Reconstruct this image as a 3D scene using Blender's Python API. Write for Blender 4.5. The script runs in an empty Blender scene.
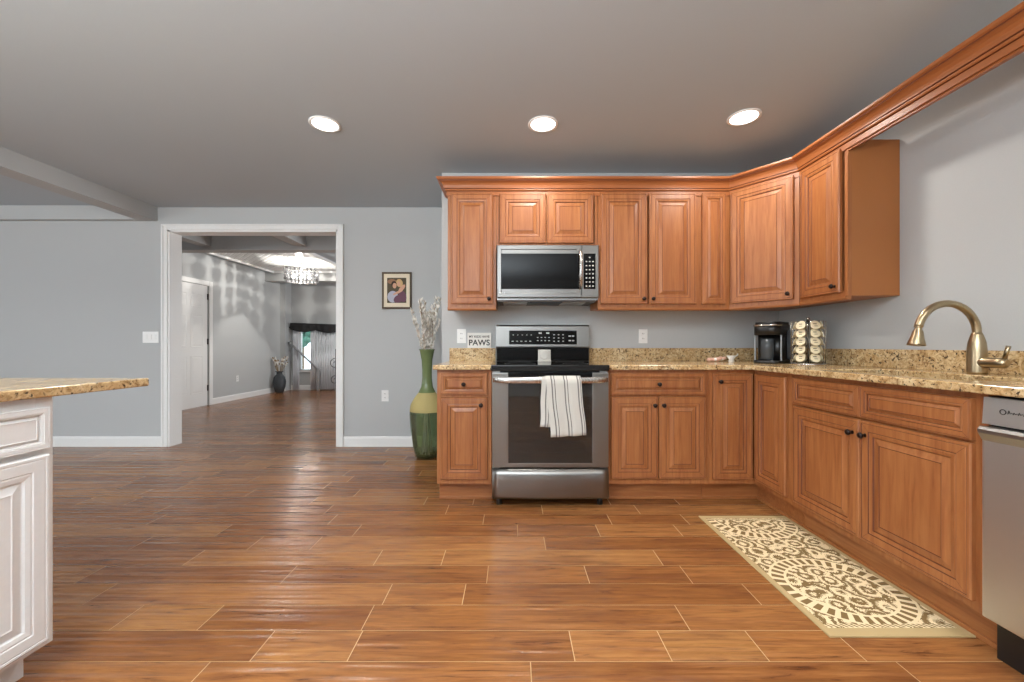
import bpy, bmesh, math, random
from mathutils import Vector, Matrix
R = math.radians
random.seed(7)
sc = bpy.context.scene
col = sc.collection

# ------------------------------------------------------------------ camera
cam = bpy.data.cameras.new('camera'); cam_o = bpy.data.objects.new('camera', cam); col.objects.link(cam_o)
cam_o.location = (0, 0, 1.04); cam_o.rotation_euler = (R(90), 0, 0)
cam.sensor_width = 36; cam.lens = 36*400/1024; cam.shift_y = 4/1024; cam.clip_start = 0.02
sc.camera = cam_o
# ------------------------------------------------------------------ world, exposure
w = bpy.data.worlds.new('world'); sc.world = w; w.use_nodes = True
bg = w.node_tree.nodes['Background']; bg.inputs[0].default_value = (.86, .93, 1, 1); bg.inputs[1].default_value = 3.0
vs = sc.view_settings; vs.view_transform = 'Standard'; vs.look = 'None'; vs.gamma = 1; vs.exposure = 0.0
vs.use_curve_mapping = False
# ------------------------------------------------------------------ lights
def area(name, loc, rot, sx, sy, power, color=(1, 1, 1), shape='RECTANGLE', spread=180):
    l = bpy.data.lights.new(name, 'AREA'); l.shape = shape; l.size = sx
    if shape in ('RECTANGLE', 'ELLIPSE'): l.size_y = sy
    l.energy = power; l.color = color; l.spread = R(spread)
    o = bpy.data.objects.new(name, l); o.location = loc; o.rotation_euler = rot; col.objects.link(o)
    return o
CEIL = 2.45
# added lamps out of view at the rear and left walls, brightening the room
area('rear_fill', (-3.75, -2.94, 1.25), (R(90), 0, 0), 3.3, 2.1, 85, (.93, .97, 1))
area('side_fill', (-6.93, 1.0, 1.45), (R(90), 0, R(-90)), 2.4, 1.4, 48, (.94, .97, 1))
# added soft lamp behind the camera, aimed up to brighten the ceiling
area('ceiling_fill', (-1.3, -1.2, 1.70), (R(180), 0, 0), 3.2, 1.5, 560, (.96, .985, 1))
area('foyer_fill', (1.05, 7.0, 1.4), (R(90), 0, R(90)), 1.8, 1.4, 110, (.94, .97, 1))  # added lamp at the windowless right wall, lifts the foyer brightness
CANS = [(-1.193, 2.552), (.198, 2.552), (1.435, 2.474)]
for (x, y) in CANS + [(-1.193, .35), (.198, .35), (1.435, .35)]:  # near row is added out of view for extra light, without fixtures
    area('downlight_and_fill', (x, y, CEIL-.012), (0, 0, 0), .14, .14, 11, (1, .95, .88), 'DISK', 165)

# ------------------------------------------------------------------ node helpers
def lin(r, g, b):
    f = lambda c: (c/255/12.92 if c/255 <= .04045 else ((c/255+.055)/1.055)**2.4)
    return (f(r), f(g), f(b), 1)
class NT:
    def __init__(s, name):
        s.m = bpy.data.materials.new(name); s.m.use_nodes = True; s.t = s.m.node_tree
        s.b = s.t.nodes['Principled BSDF']; s.out = s.t.nodes['Material Output']
    def n(s, typ, ins=None, **kw):
        nd = s.t.nodes.new('ShaderNode'+typ)
        for k, v in kw.items(): setattr(nd, k, v)
        for k, v in (ins or {}).items():
            if isinstance(v, bpy.types.NodeSocket): s.t.links.new(v, nd.inputs[k])
            else: nd.inputs[k].default_value = v
        return nd
    def set(s, **kw):
        for k, v in kw.items():
            k = k.replace('_', ' ')
            if isinstance(v, bpy.types.NodeSocket): s.t.links.new(v, s.b.inputs[k])
            else: s.b.inputs[k].default_value = v
        return s
    def ramp(s, fac, stops, interp='LINEAR'):
        nd = s.n('ValToRGB', {'Fac': fac}); cr = nd.color_ramp; cr.interpolation = interp
        while len(cr.elements) < len(stops): cr.elements.new(.5)
        for e, (p, c) in zip(cr.elements, stops): e.position = p; e.color = c
        return nd.outputs['Color']
    def math(s, op, a, b=0.0, c=None):
        d = {0: a, 1: b}
        if c is not None: d[2] = c
        return s.n('Math', d, operation=op).outputs[0]
    def mix(s, fac, a, b, mode='MIX'):
        nd = s.n('Mix', None, data_type='RGBA', blend_type=mode)
        for i, v in ((0, fac), (6, a), (7, b)):
            if isinstance(v, bpy.types.NodeSocket): s.t.links.new(v, nd.inputs[i])
            else: nd.inputs[i].default_value = v
        return nd.outputs[2]
    def bump(s, h, strength=.2, dist=.01):
        s.set(Normal=s.n('Bump', {'Height': h, 'Strength': strength, 'Distance': dist}).outputs[0])
def plain(name, rgb, rough=.5, metal=0.0, bump=0, scale=60, **kw):
    N = NT(name)
    tc = N.n('TexCoord').outputs['Object']
    nz = N.n('TexNoise', {'Vector': tc, 'Scale': scale, 'Detail': 3.0}).outputs['Fac']
    c = lin(*rgb); d = tuple(x*.93 for x in c[:3])+(1,)
    N.set(Base_Color=N.mix(nz, d, c), Roughness=rough, Metallic=metal, **kw)
    if bump: N.bump(nz, bump, .003)
    return N.m
def emit(name, rgb, strength):
    N = NT(name); N.set(Base_Color=lin(*rgb), Emission_Color=lin(*rgb), Emission_Strength=strength); return N.m

def wood_mat(name, axis, base=(163, 103, 58), dark=(136, 78, 40), rough=.4):
    N = NT(name)
    tc = N.n('TexCoord').outputs['Object']
    rnd = N.n('ObjectInfo').outputs['Random']
    off = N.n('CombineXYZ', {'X': N.math('MULTIPLY', rnd, 37.0), 'Y': N.math('MULTIPLY', rnd, 11.0), 'Z': N.math('MULTIPLY', rnd, 23.0)}).outputs[0]
    v = N.n('VectorMath', {0: tc, 1: off}, operation='ADD').outputs[0]
    sc1 = {'z': (22, 22, 1.6), 'x': (1.6, 22, 22)}[axis]
    m1 = N.n('Mapping', {'Vector': v, 'Scale': sc1}).outputs[0]
    g = N.n('TexNoise', {'Vector': m1, 'Scale': 2.2, 'Detail': 6.0, 'Roughness': .62, 'Distortion': .5}).outputs['Fac']
    m2 = N.n('Mapping', {'Vector': v, 'Scale': tuple(.35*x if x > 2 else 1.4 for x in sc1)}).outputs[0]
    b = N.n('TexNoise', {'Vector': m2, 'Scale': 1.1, 'Detail': 2.0}).outputs['Fac']
    c = N.ramp(g, [(.3, lin(*dark)), (.55, lin(*base)), (.75, lin(min(255, base[0]+14), base[1]+14, base[2]+12))])
    c = N.mix(N.ramp(b, [(.35, (0, 0, 0, 1)), (.7, (.45, .45, .45, 1))]), c, lin(*dark))
    N.set(Base_Color=c, Roughness=rough, Coat_Weight=.12, Coat_Roughness=.25)
    N.bump(g, .05, .002)
    return N.m
def granite_mat():
    N = NT('gold granite')
    v = N.n('TexCoord').outputs['Object']
    n1 = N.n('TexNoise', {'Vector': v, 'Scale': 34.0, 'Detail': 8.0, 'Roughness': .7, 'Distortion': 1.2}).outputs['Fac']
    n2 = N.n('TexNoise', {'Vector': v, 'Scale': 9.0, 'Detail': 3.0}).outputs['Fac']
    n3 = N.n('TexNoise', {'Vector': v, 'Scale': 75.0, 'Detail': 4.0, 'Roughness': .6}).outputs['Fac']
    c = N.ramp(n1, [(.30, lin(92, 70, 48)), (.42, lin(160, 128, 88)), (.52, lin(205, 178, 134)), (.68, lin(226, 206, 168))])
    c = N.mix(N.ramp(n2, [(.4, (0, 0, 0, 1)), (.65, (.5, .5, .5, 1))]), c, lin(186, 146, 92))
    c = N.mix(N.ramp(n3, [(.57, (0, 0, 0, 1)), (.64, (.95, .95, .95, 1))]), c, lin(52, 38, 30))
    N.set(Base_Color=c, Roughness=.16)
    return N.m
def floor_mat():
    N = NT('hand scraped hardwood')
    pl = N.n('Attribute', None, attribute_name='plank').outputs['Color']
    sp = N.n('SeparateColor', {'Color': pl}); r, g, b = sp.outputs
    v = N.n('TexCoord').outputs['Object']
    off = N.n('CombineXYZ', {'X': N.math('MULTIPLY', r, 40.0), 'Y': N.math('MULTIPLY', g, 9.0), 'Z': 0.0}).outputs[0]
    vv = N.n('VectorMath', {0: v, 1: off}, operation='ADD').outputs[0]
    m1 = N.n('Mapping', {'Vector': vv, 'Scale': (1.5, 17, 1)}).outputs[0]
    n1 = N.n('TexNoise', {'Vector': m1, 'Scale': 2.6, 'Detail': 7.0, 'Roughness': .65, 'Distortion': 1.4}).outputs['Fac']
    m2 = N.n('Mapping', {'Vector': vv, 'Scale': (1.0, 4.5, 1)}).outputs[0]
    n2 = N.n('TexNoise', {'Vector': m2, 'Scale': 2.2, 'Detail': 3.0, 'Distortion': .8}).outputs['Fac']
    c = N.ramp(n1, [(.30, lin(84, 48, 26)), (.40, lin(140, 92, 54)), (.55, lin(159, 107, 61)), (.75, lin(175, 124, 74))])
    c = N.mix(N.ramp(n2, [(.5, (0, 0, 0, 1)), (.72, (.55, .55, .55, 1))]), c, lin(112, 66, 42))
    tint = N.ramp(b, [(0, (.70, .62, .57, 1)), (.3, (.88, .83, .79, 1)), (.65, (1, 1, 1, 1)), (1, (1.0, 1.06, 1.06, 1))])
    c = N.mix(1.0, c, tint, 'MULTIPLY')
    m3 = N.n('Mapping', {'Vector': vv, 'Scale': (.9, 30, 1)}).outputs[0]
    n3 = N.n('TexNoise', {'Vector': m3, 'Scale': 1.0, 'Detail': 1.5}).outputs['Fac']
    N.set(Base_Color=c, Roughness=N.ramp(n1, [(.3, (.26,)*3+(1,)), (.7, (.17,)*3+(1,))]), Specular_IOR_Level=.5)
    N.bump(N.math('ADD', n3, N.math('MULTIPLY', n1, .12)), .40, .02)
    return N.m
def rug_mat():
    N = NT('scroll woven rug')
    v = N.n('TexCoord').outputs['Object']
    sep = N.n('SeparateXYZ', {'Vector': v}); x, y = sep.outputs[0], sep.outputs[1]
    nz = N.n('TexNoise', {'Vector': v, 'Scale': 16.0, 'Detail': 1.0}).outputs['Color']
    dv = N.n('VectorMath', {0: v, 1: N.n('VectorMath', {0: nz, 'Scale': .035}, operation='SCALE').outputs[0]}, operation='ADD').outputs[0]
    vo = N.n('TexVoronoi', {'Vector': dv, 'Scale': 11.5, 'Randomness': .7}).outputs['Distance']
    rings = N.math('SINE', N.math('MULTIPLY', vo, 18.0))
    wv = N.n('TexNoise', {'Vector': v, 'Scale': 17.0, 'Detail': 0.0, 'Distortion': 2.6}).outputs['Fac']
    leaf = N.math('SINE', N.math('MULTIPLY', wv, 34.0))
    pat = N.math('ADD', rings, N.math('MULTIPLY', leaf, .75))
    # large medallions along the length: two outlined rings
    yy = N.math('SUBTRACT', N.math('PINGPONG', N.math('ADD', y, .22), .335), 0.0)
    d = N.math('SQRT', N.math('ADD', N.math('MULTIPLY', N.math('MULTIPLY', x, x), .85), N.math('MULTIPLY', yy, yy)))
    def band(d, c, wd): return N.math('LESS_THAN', N.math('ABSOLUTE', N.math('SUBTRACT', d, c)), wd)
    ang = N.math('SINE', N.math('MULTIPLY', N.math('ARCTAN2', yy, x), 34.0))
    inband = band(d, .205, .022)
    pat = N.math('ADD', N.math('MULTIPLY', pat, N.math('SUBTRACT', 1.0, inband)), N.math('MULTIPLY', N.math('SUBTRACT', ang, .15), inband))
    fac = N.math('GREATER_THAN', pat, 0.02)
    fac = N.math('MAXIMUM', fac, N.math('MAXIMUM', band(d, .232, .005), band(d, .178, .005)))
    c = N.mix(fac, lin(128, 104, 68), lin(232, 212, 172))
    ax = N.math('ABSOLUTE', x); ay = N.math('ABSOLUTE', y)
    edge = N.math('MAXIMUM', N.math('SUBTRACT', ax, .26), N.math('SUBTRACT', ay, .50))
    zig = N.math('SINE', N.math('MULTIPLY', N.math('ADD', x, y), 330.0))
    zb = N.math('MULTIPLY', band(N.math('SUBTRACT', ay, .50), -.052, .009), N.math('LESS_THAN', ax, .236))
    zc = N.mix(N.math('GREATER_THAN', zig, 0.0), lin(128, 104, 68), lin(232, 212, 172))
    c = N.mix(zb, c, zc)
    c = N.mix(N.math('MAXIMUM', N.math('GREATER_THAN', edge, -.024), N.math('GREATER_THAN', N.math('SUBTRACT', ay, .50), -.040)), c, lin(184, 160, 116))
    wvn = N.n('TexNoise', {'Vector': v, 'Scale': 400.0}).outputs['Fac']
    N.set(Base_Color=c, Roughness=.95, Specular_IOR_Level=.1); N.bump(wvn, .3, .003)
    return N.m
def glass_mat(name, tint, rough=.02, trans=.6, gloss=None):
    N = NT(name)
    tr = N.n('BsdfTransparent', {'Color': tint}).outputs[0]
    gl = N.n('BsdfGlossy', {'Color': gloss or (1, 1, 1, 1), 'Roughness': rough}).outputs[0]
    fr = N.n('Fresnel', {'IOR': 1.5}).outputs[0]
    mx = N.n('MixShader', {0: N.math('ADD', fr, .02), 1: tr, 2: gl}).outputs[0]
    if trans < 1:
        df = N.n('BsdfDiffuse', {'Color': tint}).outputs[0]
        mx = N.n('MixShader', {0: 1-trans, 1: mx, 2: df}).outputs[0]
    N.t.links.new(mx, N.out.inputs[0]); return N.m
def steel_mat(name, rgb, rough, axis=None):
    N = NT(name); v = N.n('TexCoord').outputs['Object']
    s = (2, 2, 220) if axis == 'x' else (220, 220, 2)
    nz = N.n('TexNoise', {'Vector': N.n('Mapping', {'Vector': v, 'Scale': s}).outputs[0], 'Scale': 2.0, 'Detail': 2.0}).outputs['Fac']
    N.set(Base_Color=lin(*rgb), Metallic=1.0, Roughness=N.math('MULTIPLY_ADD', nz, .12, rough-.06)); return N.m
def towel_mat():
    N = NT('striped cotton towel'); v = N.n('TexCoord').outputs['UV']
    x = N.n('SeparateXYZ', {'Vector': v}).outputs[0]
    f = None
    for c, wd in ((.16, .018), (.24, .012), (.52, .018), (.60, .012), (.90, .018), (.97, .010)):
        b = N.math('LESS_THAN', N.math('ABSOLUTE', N.math('SUBTRACT', x, c)), wd)
        f = b if f is None else N.math('MAXIMUM', f, b)
    N.set(Base_Color=N.mix(f, lin(196, 192, 184), lin(108, 104, 100)), Roughness=.95)
    nz = N.n('TexNoise', {'Vector': v, 'Scale': 160.0}).outputs['Fac']; N.bump(nz, .25, .002)
    return N.m
def tin_mat():
    N = NT('embossed tin'); v = N.n('TexCoord').outputs['Object']
    ch = N.n('TexVoronoi', {'Vector': v, 'Scale': 9.0, 'Randomness': 0.0}).outputs['Distance']
    N.set(Base_Color=lin(235, 235, 232), Roughness=.35); N.bump(N.math('SINE', N.math('MULTIPLY', ch, 22.0)), .8, .02); return N.m

M = dict(
    wall=plain('grey wall paint', (180, 182, 182), .7, bump=.03, scale=180),
    ceil=plain('ceiling paint', (180, 189, 195), .8, bump=.03, scale=180), beam=plain('beam paint', (178, 179, 178), .7, bump=.03, scale=180),
    white=plain('white trim paint', (228, 228, 226), .4),
    cabwhite=plain('white cabinet paint', (226, 227, 227), .38),
    wood=wood_mat('maple vertical', 'z'), woodh=wood_mat('maple horizontal', 'x'), crown=plain('stained crown wood', (156, 92, 49), .42, scale=14),
    side=plain('cabinet side veneer', (166, 104, 54), .42, scale=5),
    glaze=plain('dark glaze', (98, 46, 22), .5),
    inner=plain('cabinet interior', (150, 92, 52), .6),
    bronze=plain('oil rubbed bronze', (44, 34, 32), .35, .7),
    granite=granite_mat(), floor=floor_mat(), seam=plain('floor seam', (206, 168, 120), .5),
    rug=rug_mat(), rugedge=plain('rug binding', (160, 136, 96), .95),
    steel=steel_mat('brushed steel', (140, 138, 135), .33, 'x'), steelv=steel_mat('brushed steel upright', (164, 164, 163), .36),
    steelw=steel_mat('pale brushed steel', (212, 212, 211), .4), chrome=steel_mat('satin chrome', (190, 188, 184), .26),
    nickel=steel_mat('warm brushed nickel', (176, 158, 128), .3),
    black=plain('black plastic', (22, 21, 21), .35), blackgl=plain('black glass', (14, 13, 13), .08, Specular_IOR_Level=.16),
    cook=plain('ceramic cooktop glass', (20, 19, 19), .08),
    ovenin=plain('oven enamel', (70, 62, 56), .5), rack=steel_mat('oven rack wire', (190, 185, 178), .35),
    tint=glass_mat('tinted oven glass', (.22, .20, .18, 1), .03, .93),
    clear=glass_mat('clear glass', (.93, .96, .96, 1), .01, 1),
    plate=plain('white plastic', (232, 232, 230), .35), slot=plain('outlet slot', (60, 60, 60), .5),
    key=plain('pale key print', (196, 196, 192), .5),
    signw=plain('sign white', (226, 224, 218), .6), signt=plain('sign lettering', (44, 44, 46), .6),
    frame=plain('bronze picture frame', (86, 70, 52), .4, .3), mat_=plain('cream picture mat', (226, 214, 190), .8),
    vgreen=glass_mat('green vase glass', (.42, .52, .30, 1), .04, .88), 
    vsand=plain('sand textured band', (176, 160, 104), .75, bump=.5, scale=120),
    vneck=plain('green mottled glass', (104, 118, 76), .2, scale=24),
    stem=plain('pale dried stem', (206, 196, 182), .9), seed=plain('dried seed head', (230, 226, 218), .95),
    stembrown=plain('brown dried stem', (140, 116, 84), .9),
    pod=plain('cream pod foil', (226, 212, 178), .4), podcup=plain('pod cup', (206, 190, 152), .5), podprint=plain('pod print', (92, 74, 54), .5),
    wire=steel_mat('chrome wire', (170, 165, 155), .22),
    towel=towel_mat(), tin=tin_mat(), led=emit('downlight lens', (255, 250, 240), 6.0),
    can=plain('downlight trim', (238, 238, 236), .4),
    crystal=glass_mat('crystal', (.60, .60, .61, 1), .03, .9), bulb=emit('frosted bulb', (255, 246, 230), 28.0),
    dvase=glass_mat('smoked glass', (.10, .11, .12, 1), .04, .5), iron=plain('wrought iron', (34, 34, 36), .45, .5),
    sheer=plain('sheer curtain cloth', (226, 228, 232), .9), valance=plain('black valance cloth', (26, 26, 28), .8),
    foliage=plain('foliage', (78, 132, 112), .8), rail=plain('grey painted rail', (150, 150, 152), .4),
    plaque=plain('pewter plaque', (196, 192, 184), .35, .3), pink=plain('pinkish candy', (214, 168, 146), .5),
    gasket=plain('dark rubber', (28, 27, 27), .7), carpet=plain('carpet', (150, 148, 146), .95),
    skin=plain('picture skin tone', (206, 160, 134), .8), hairb=plain('picture brown hair', (62, 44, 36), .8), hairl=plain('picture blond hair', (200, 168, 118), .8),
    shirt=plain('picture grey shirt', (176, 178, 192), .8), dress=plain('picture plum dress', (108, 72, 88), .8), backd=plain('picture backdrop', (84, 76, 58), .8), backd2=plain('picture backdrop tan', (150, 112, 86), .8),
)

# ------------------------------------------------------------------ mesh builder
class MB:
    def __init__(s): s.bm = bmesh.new(); s.mats = []
    def mi(s, m):
        m = M[m] if isinstance(m, str) else m
        if m not in s.mats: s.mats.append(m)
        return s.mats.index(m)
    def face(s, vs, m, smooth=False):
        try: f = s.bm.faces.new(vs)
        except ValueError: return None
        f.material_index = s.mi(m); f.smooth = smooth; return f
    def box(s, a, b, m, bev=0.0, mat=None):
        t = bmesh.new(); r = bmesh.ops.create_cube(t, size=1)
        for v in t.verts: v.co = Vector(((a[i]+b[i])/2 + v.co[i]*(b[i]-a[i]) for i in range(3)))
        if bev: bmesh.ops.bevel(t, geom=t.edges[:], offset=bev, segments=2, affect='EDGES', profile=.6)
        s._add(t, m, mat); return s
    def _add(s, t, m, mat=None, smooth=None):
        i = s.mi(m); mp = {}
        for v in t.verts: mp[v] = s.bm.verts.new(mat @ v.co if mat else v.co)
        for f in t.faces:
            n = s.bm.faces.new([mp[v] for v in f.verts]); n.material_index = i
            n.smooth = f.smooth if smooth is None else smooth
        t.free()
    def prism(s, pts, d0, d1, m, axis='y', smooth=False):
        """pts 2-D outline extruded between d0 and d1 along axis (y: pts are x,z; x: pts are y,z; z: pts are x,y)"""
        P = lambda p, d: {'y': (p[0], d, p[1]), 'x': (d, p[0], p[1]), 'z': (p[0], p[1], d)}[axis]
        A = [s.bm.verts.new(P(p, d0)) for p in pts]; B = [s.bm.verts.new(P(p, d1)) for p in pts]
        n = len(pts)
        s.face(A, m); s.face(B[::-1], m)
        for i in range(n): s.face([A[i], B[i], B[(i+1) % n], A[(i+1) % n]], m, smooth)
        return s
    def lathe(s, prof, o=(0, 0, 0), axis=(0, 0, 1), m='black', seg=24, mats=None, cap=True):
        ax = Vector(axis).normalized(); q = Vector((0, 0, 1)).rotation_difference(ax).to_matrix(); o = Vector(o)
        rings = []
        for (r, h) in prof:
            rings.append([s.bm.verts.new(o + q @ Vector((r*math.cos(2*math.pi*k/seg), r*math.sin(2*math.pi*k/seg), h))) for k in range(seg)])
        for i in range(len(rings)-1):
            mm = mats[i] if mats else m
            for k in range(seg):
                s.face([rings[i][k], rings[i][(k+1) % seg], rings[i+1][(k+1) % seg], rings[i+1][k]], mm, True)
        if cap:
            s.face(rings[0][::-1], mats[0] if mats else m); s.face(rings[-1], mats[-1] if mats else m)
        return s
    def tube(s, pts, r, m, seg=10, cap=True, closed=False):
        pts = [Vector(p) for p in pts]; n = len(pts); rs = r if isinstance(r, (list, tuple)) else [r]*n
        rings = []; nrm = None
        for i, p in enumerate(pts):
            if closed: t = (pts[(i+1) % n]-pts[i-1]).normalized()
            else: t = (pts[min(i+1, n-1)]-pts[max(i-1, 0)]).normalized()
            if nrm is None:
                nrm = t.orthogonal().normalized()
            else:
                nrm = (nrm - t*nrm.dot(t)); nrm = nrm.normalized() if nrm.length > 1e-6 else t.orthogonal().normalized()
            b = t.cross(nrm)
            rings.append([s.bm.verts.new(p + (nrm*math.cos(2*math.pi*k/seg) + b*math.sin(2*math.pi*k/seg))*rs[i]) for k in range(seg)])
        for i in range(n if closed else n-1):
            A, B = rings[i], rings[(i+1) % n]
            for k in range(seg): s.face([A[k], A[(k+1) % seg], B[(k+1) % seg], B[k]], m, True)
        if cap and not closed: s.face(rings[0][::-1], m); s.face(rings[-1], m)
        return s
    def ball(s, c, r, m, sub=2, sq=(1, 1, 1)):
        t = bmesh.new(); bmesh.ops.create_icosphere(t, subdivisions=sub, radius=r)
        for v in t.verts: v.co = Vector((v.co.x*sq[0]+c[0], v.co.y*sq[1]+c[1], v.co.z*sq[2]+c[2]))
        s._add(t, m, smooth=True); return s
    def rects(s, x0, z0, x1, z1, loops, mats, center, back=True):
        """nested rectangles on the xz plane facing -y: loops of (inset, y)"""
        rings = []
        for (i, y) in loops:
            rings.append([s.bm.verts.new(c) for c in ((x0+i, y, z0+i), (x1-i, y, z0+i), (x1-i, y, z1-i), (x0+i, y, z1-i))])
        for k in range(len(rings)-1):
            for j in range(4): s.face([rings[k][j], rings[k][(j+1) % 4], rings[k+1][(j+1) % 4], rings[k+1][j]], mats[k])
        s.face(rings[-1], center)
        if back: s.face(rings[0][::-1], mats[0])
        return s
    def build(s, name, parent=None, label=None, loc=None):
        me = bpy.data.meshes.new(name); bmesh.ops.recalc_face_normals(s.bm, faces=s.bm.faces[:])
        s.bm.to_mesh(me); s.bm.free()
        for m in s.mats: me.materials.append(m)
        o = bpy.data.objects.new(name, me); col.objects.link(o)
        if parent: o.parent = parent
        if loc: o.location = loc
        if label: o['label'] = label
        return o
def thing(name, label, cat, loc=(0, 0, 0), rz=0.0, group=None):
    o = bpy.data.objects.new(name, None); o.empty_display_size = .05; col.objects.link(o)
    o.location = loc; o.rotation_euler = (0, 0, rz); tag(o, label, cat, group); return o
def tag(o, label, cat, group=None):
    o['label'] = label; o['category'] = cat
    if group: o['group'] = group
    return o
def struct(o, label=None, cat=None):
    o['kind'] = 'structure'
    if label: o['label'] = label
    if cat: o['category'] = cat
    return o
def sbox(name, a, b, m, label, cat, bev=0):
    c = ((a[0]+b[0])/2, (a[1]+b[1])/2, min(a[2], b[2]))
    o = MB().box([a[i]-c[i] for i in range(3)], [b[i]-c[i] for i in range(3)], m, bev).build(name, loc=c)
    return struct(o, label, cat)

# ================================================================== ROOM
YK, YD, XR, XC = 3.28, 4.10, 2.19, -.576      # kitchen wall, door wall, right wall, corner of the kitchen wall
YF, XFL, YFE, FC = 4.23, -5.25, 9.30, 2.60    # foyer: near face, left wall, far wall, ceiling
XL, YB = -7.0, -3.0
# floor: individual planks over a seam bed
def build_floor():
    mb = MB()
    x0, x1, y0, y1 = XL, XR, YB, 9.6
    mb.face([mb.bm.verts.new(c) for c in ((x0, y0, -.0012), (x1, y0, -.0012), (x1, y1, -.0012), (x0, y1, -.0012))], 'seam')
    lay = mb.bm.loops.layers.color.new('plank')
    pw = .143; y = 1.60 - pw*40; rnd = random.Random(21); g = .0032
    while y < y1:
        if y + pw > y0:
            x = x0 - rnd.random()*.9
            while x < x1:
                L = rnd.choice((.32, .45, .6, .75, .9, 1.05, 1.2))
                a, b = max(x, x0)+g/2, min(x+L, x1)-g/2
                if b - a > .01:
                    ya, yb = max(y, y0)+g*.42, min(y+pw, y1)-g*.42
                    f = mb.face([mb.bm.verts.new(c) for c in ((a, ya, 0), (b, ya, 0), (b, yb, 0), (a, yb, 0))], 'floor')
                    c = (rnd.random(), rnd.random(), rnd.random(), 1)
                    for lp in f.loops: lp[lay] = c
                x += L
        y += pw
    o = mb.build('floor'); struct(o, 'hand scraped brown hardwood plank floor', 'floor')
build_floor()
# ceiling over kitchen and dining side
struct(MB().box((XL, YB, CEIL), (XR+.1, YD+.02, CEIL+.1), 'ceil').build('ceiling'), 'flat pale grey kitchen ceiling', 'ceiling')
struct(MB().box((XFL-.1, YF-.02, FC), (1.2, YFE+.3, FC+.1), 'ceil').build('ceiling_foyer'), 'foyer ceiling beyond the wide doorway', 'ceiling')
# kitchen back wall with its return
sbox('wall_back', (XC, YK, 0), (XR+.1, YD+.13, CEIL), 'wall', 'grey kitchen wall behind range and cabinets', 'wall')
sbox('wall_right', (XR, YB, 0), (XR+.12, YK, CEIL), 'wall', 'grey wall behind the sink run on the right', 'wall')
sbox('wall_left', (XL-.12, YB, 0), (XL, YD, CEIL), 'wall', 'grey wall at the far left side', 'wall')
# door wall with the wide opening
ox0, ox1, oz = (180-512)*YF/400+.065, (336-512)*YD/400, 2.17
ox0 = -3.518; ox1 = -1.782; oz = 2.215
mb = MB()
mb.box((XL, YD, 0), (ox0, YF, CEIL), 'wall'); mb.box((ox1, YD, 0), (XC, YF, CEIL), 'wall'); mb.box((ox0, YD, oz), (ox1, YF, CEIL), 'wall')
struct(mb.build('wall_front'), 'grey wall with wide cased opening to foyer', 'wall')
# unseen rear wall; its glazed doors are made up for the light
mb = MB()
mb.box((XL, YB-.12, 0), (-5.5, YB, CEIL), 'wall'); mb.box((-2.0, YB-.12, 0), (XR, YB, CEIL), 'wall'); mb.box((-5.5, YB-.12, 2.3), (-2.0, YB, CEIL), 'wall')
struct(mb.build('wall_rear'), 'grey wall behind the camera with added glazed doors', 'wall')
mb = MB()
for x in (-5.5, -3.785, -2.06): mb.box((x, YB-.1, 0), (x+.06, YB-.02, 2.3), 'white')
mb.box((-5.5, YB-.1, 2.24), (-2.0, YB-.02, 2.3), 'white'); mb.box((-5.5, YB-.1, 0), (-2.0, YB-.02, .06), 'white')
o = mb.build('added_door'); struct(o, 'white framed glazed doors added unseen behind the camera for light', 'door')
MB().box((-5.44, YB-.065, .06), (-2.06, YB-.058, 2.24), 'clear').build('pane', o)
# casing of the opening
mb = MB(); cw = .055
for (a, b) in (((ox0-cw, YD-.02, 0), (ox0, YD, oz+cw)), ((ox1, YD-.02, 0), (ox1+cw, YD, oz+cw)), ((ox0, YD-.02, oz), (ox1, YD, oz+cw))): mb.box(a, b, 'white', .004)
for (a, b) in (((ox0-cw-.004, YD-.028, 0), (ox0-cw+.016, YD, oz+cw+.004)), ((ox1+cw-.016, YD-.028, 0), (ox1+cw+.004, YD, oz+cw+.004)), ((ox0-cw, YD-.028, oz+cw-.016), (ox1+cw, YD, oz+cw+.004))): mb.box(a, b, 'white', .003)
mb.box((ox0-.002, YD-.01, 0), (ox0+.018, YF+.01, oz), 'white'); mb.box((ox1-.018, YD-.01, 0), (ox1+.002, YF+.01, oz), 'white'); mb.box((ox0, YD-.01, oz-.018), (ox1, YF+.01, oz+.002), 'white')
struct(mb.build('trim_1'), 'white casing and jamb lining around the wide opening', 'trim')
# baseboards
def baseboard(name, a, b, n, label):
    """from a to b (xy), facing n"""
    a, b, n = Vector(a), Vector(b), Vector(n)
    prof = [(0, 0), (.015, 0), (.015, .085), (.010, .1), (0, .105)]
    mb = MB(); A = [mb.bm.verts.new((a.x+n.x*p, a.y+n.y*p, z)) for p, z in prof]; B = [mb.bm.verts.new((b.x+n.x*p, b.y+n.y*p, z)) for p, z in prof]
    for i in range(len(prof)-1): mb.face([A[i], B[i], B[i+1], A[i+1]], 'white')
    mb.face(A, 'white'); mb.face(B[::-1], 'white'); struct(mb.build(name), label, 'baseboard')
baseboard('baseboard_front', (XL, YD), (ox0-cw-.004, YD), (0, -1), 'white baseboard left of the wide opening')
baseboard('baseboard_center', (ox1+cw+.004, YD), (XC, YD), (0, -1), 'white baseboard between the opening and the tall vase')
baseboard('baseboard_return', (XC, YD), (XC, YK), (-1, 0), 'white baseboard on the short wall return')
# ceiling beams on the dining side
s4 = 400/YD
sbox('trim_2', (-3.81, YB, 2.31), (-3.63, YD, CEIL+.01), 'beam', 'grey boxed ceiling beam running toward the front wall', 'beam', .003)
sbox('trim_3', (XL, YD-.06, 2.31), (-3.81, YD, CEIL+.005), 'wall', 'shallow grey boxed beam along the wall top', 'beam', .003)

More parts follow.
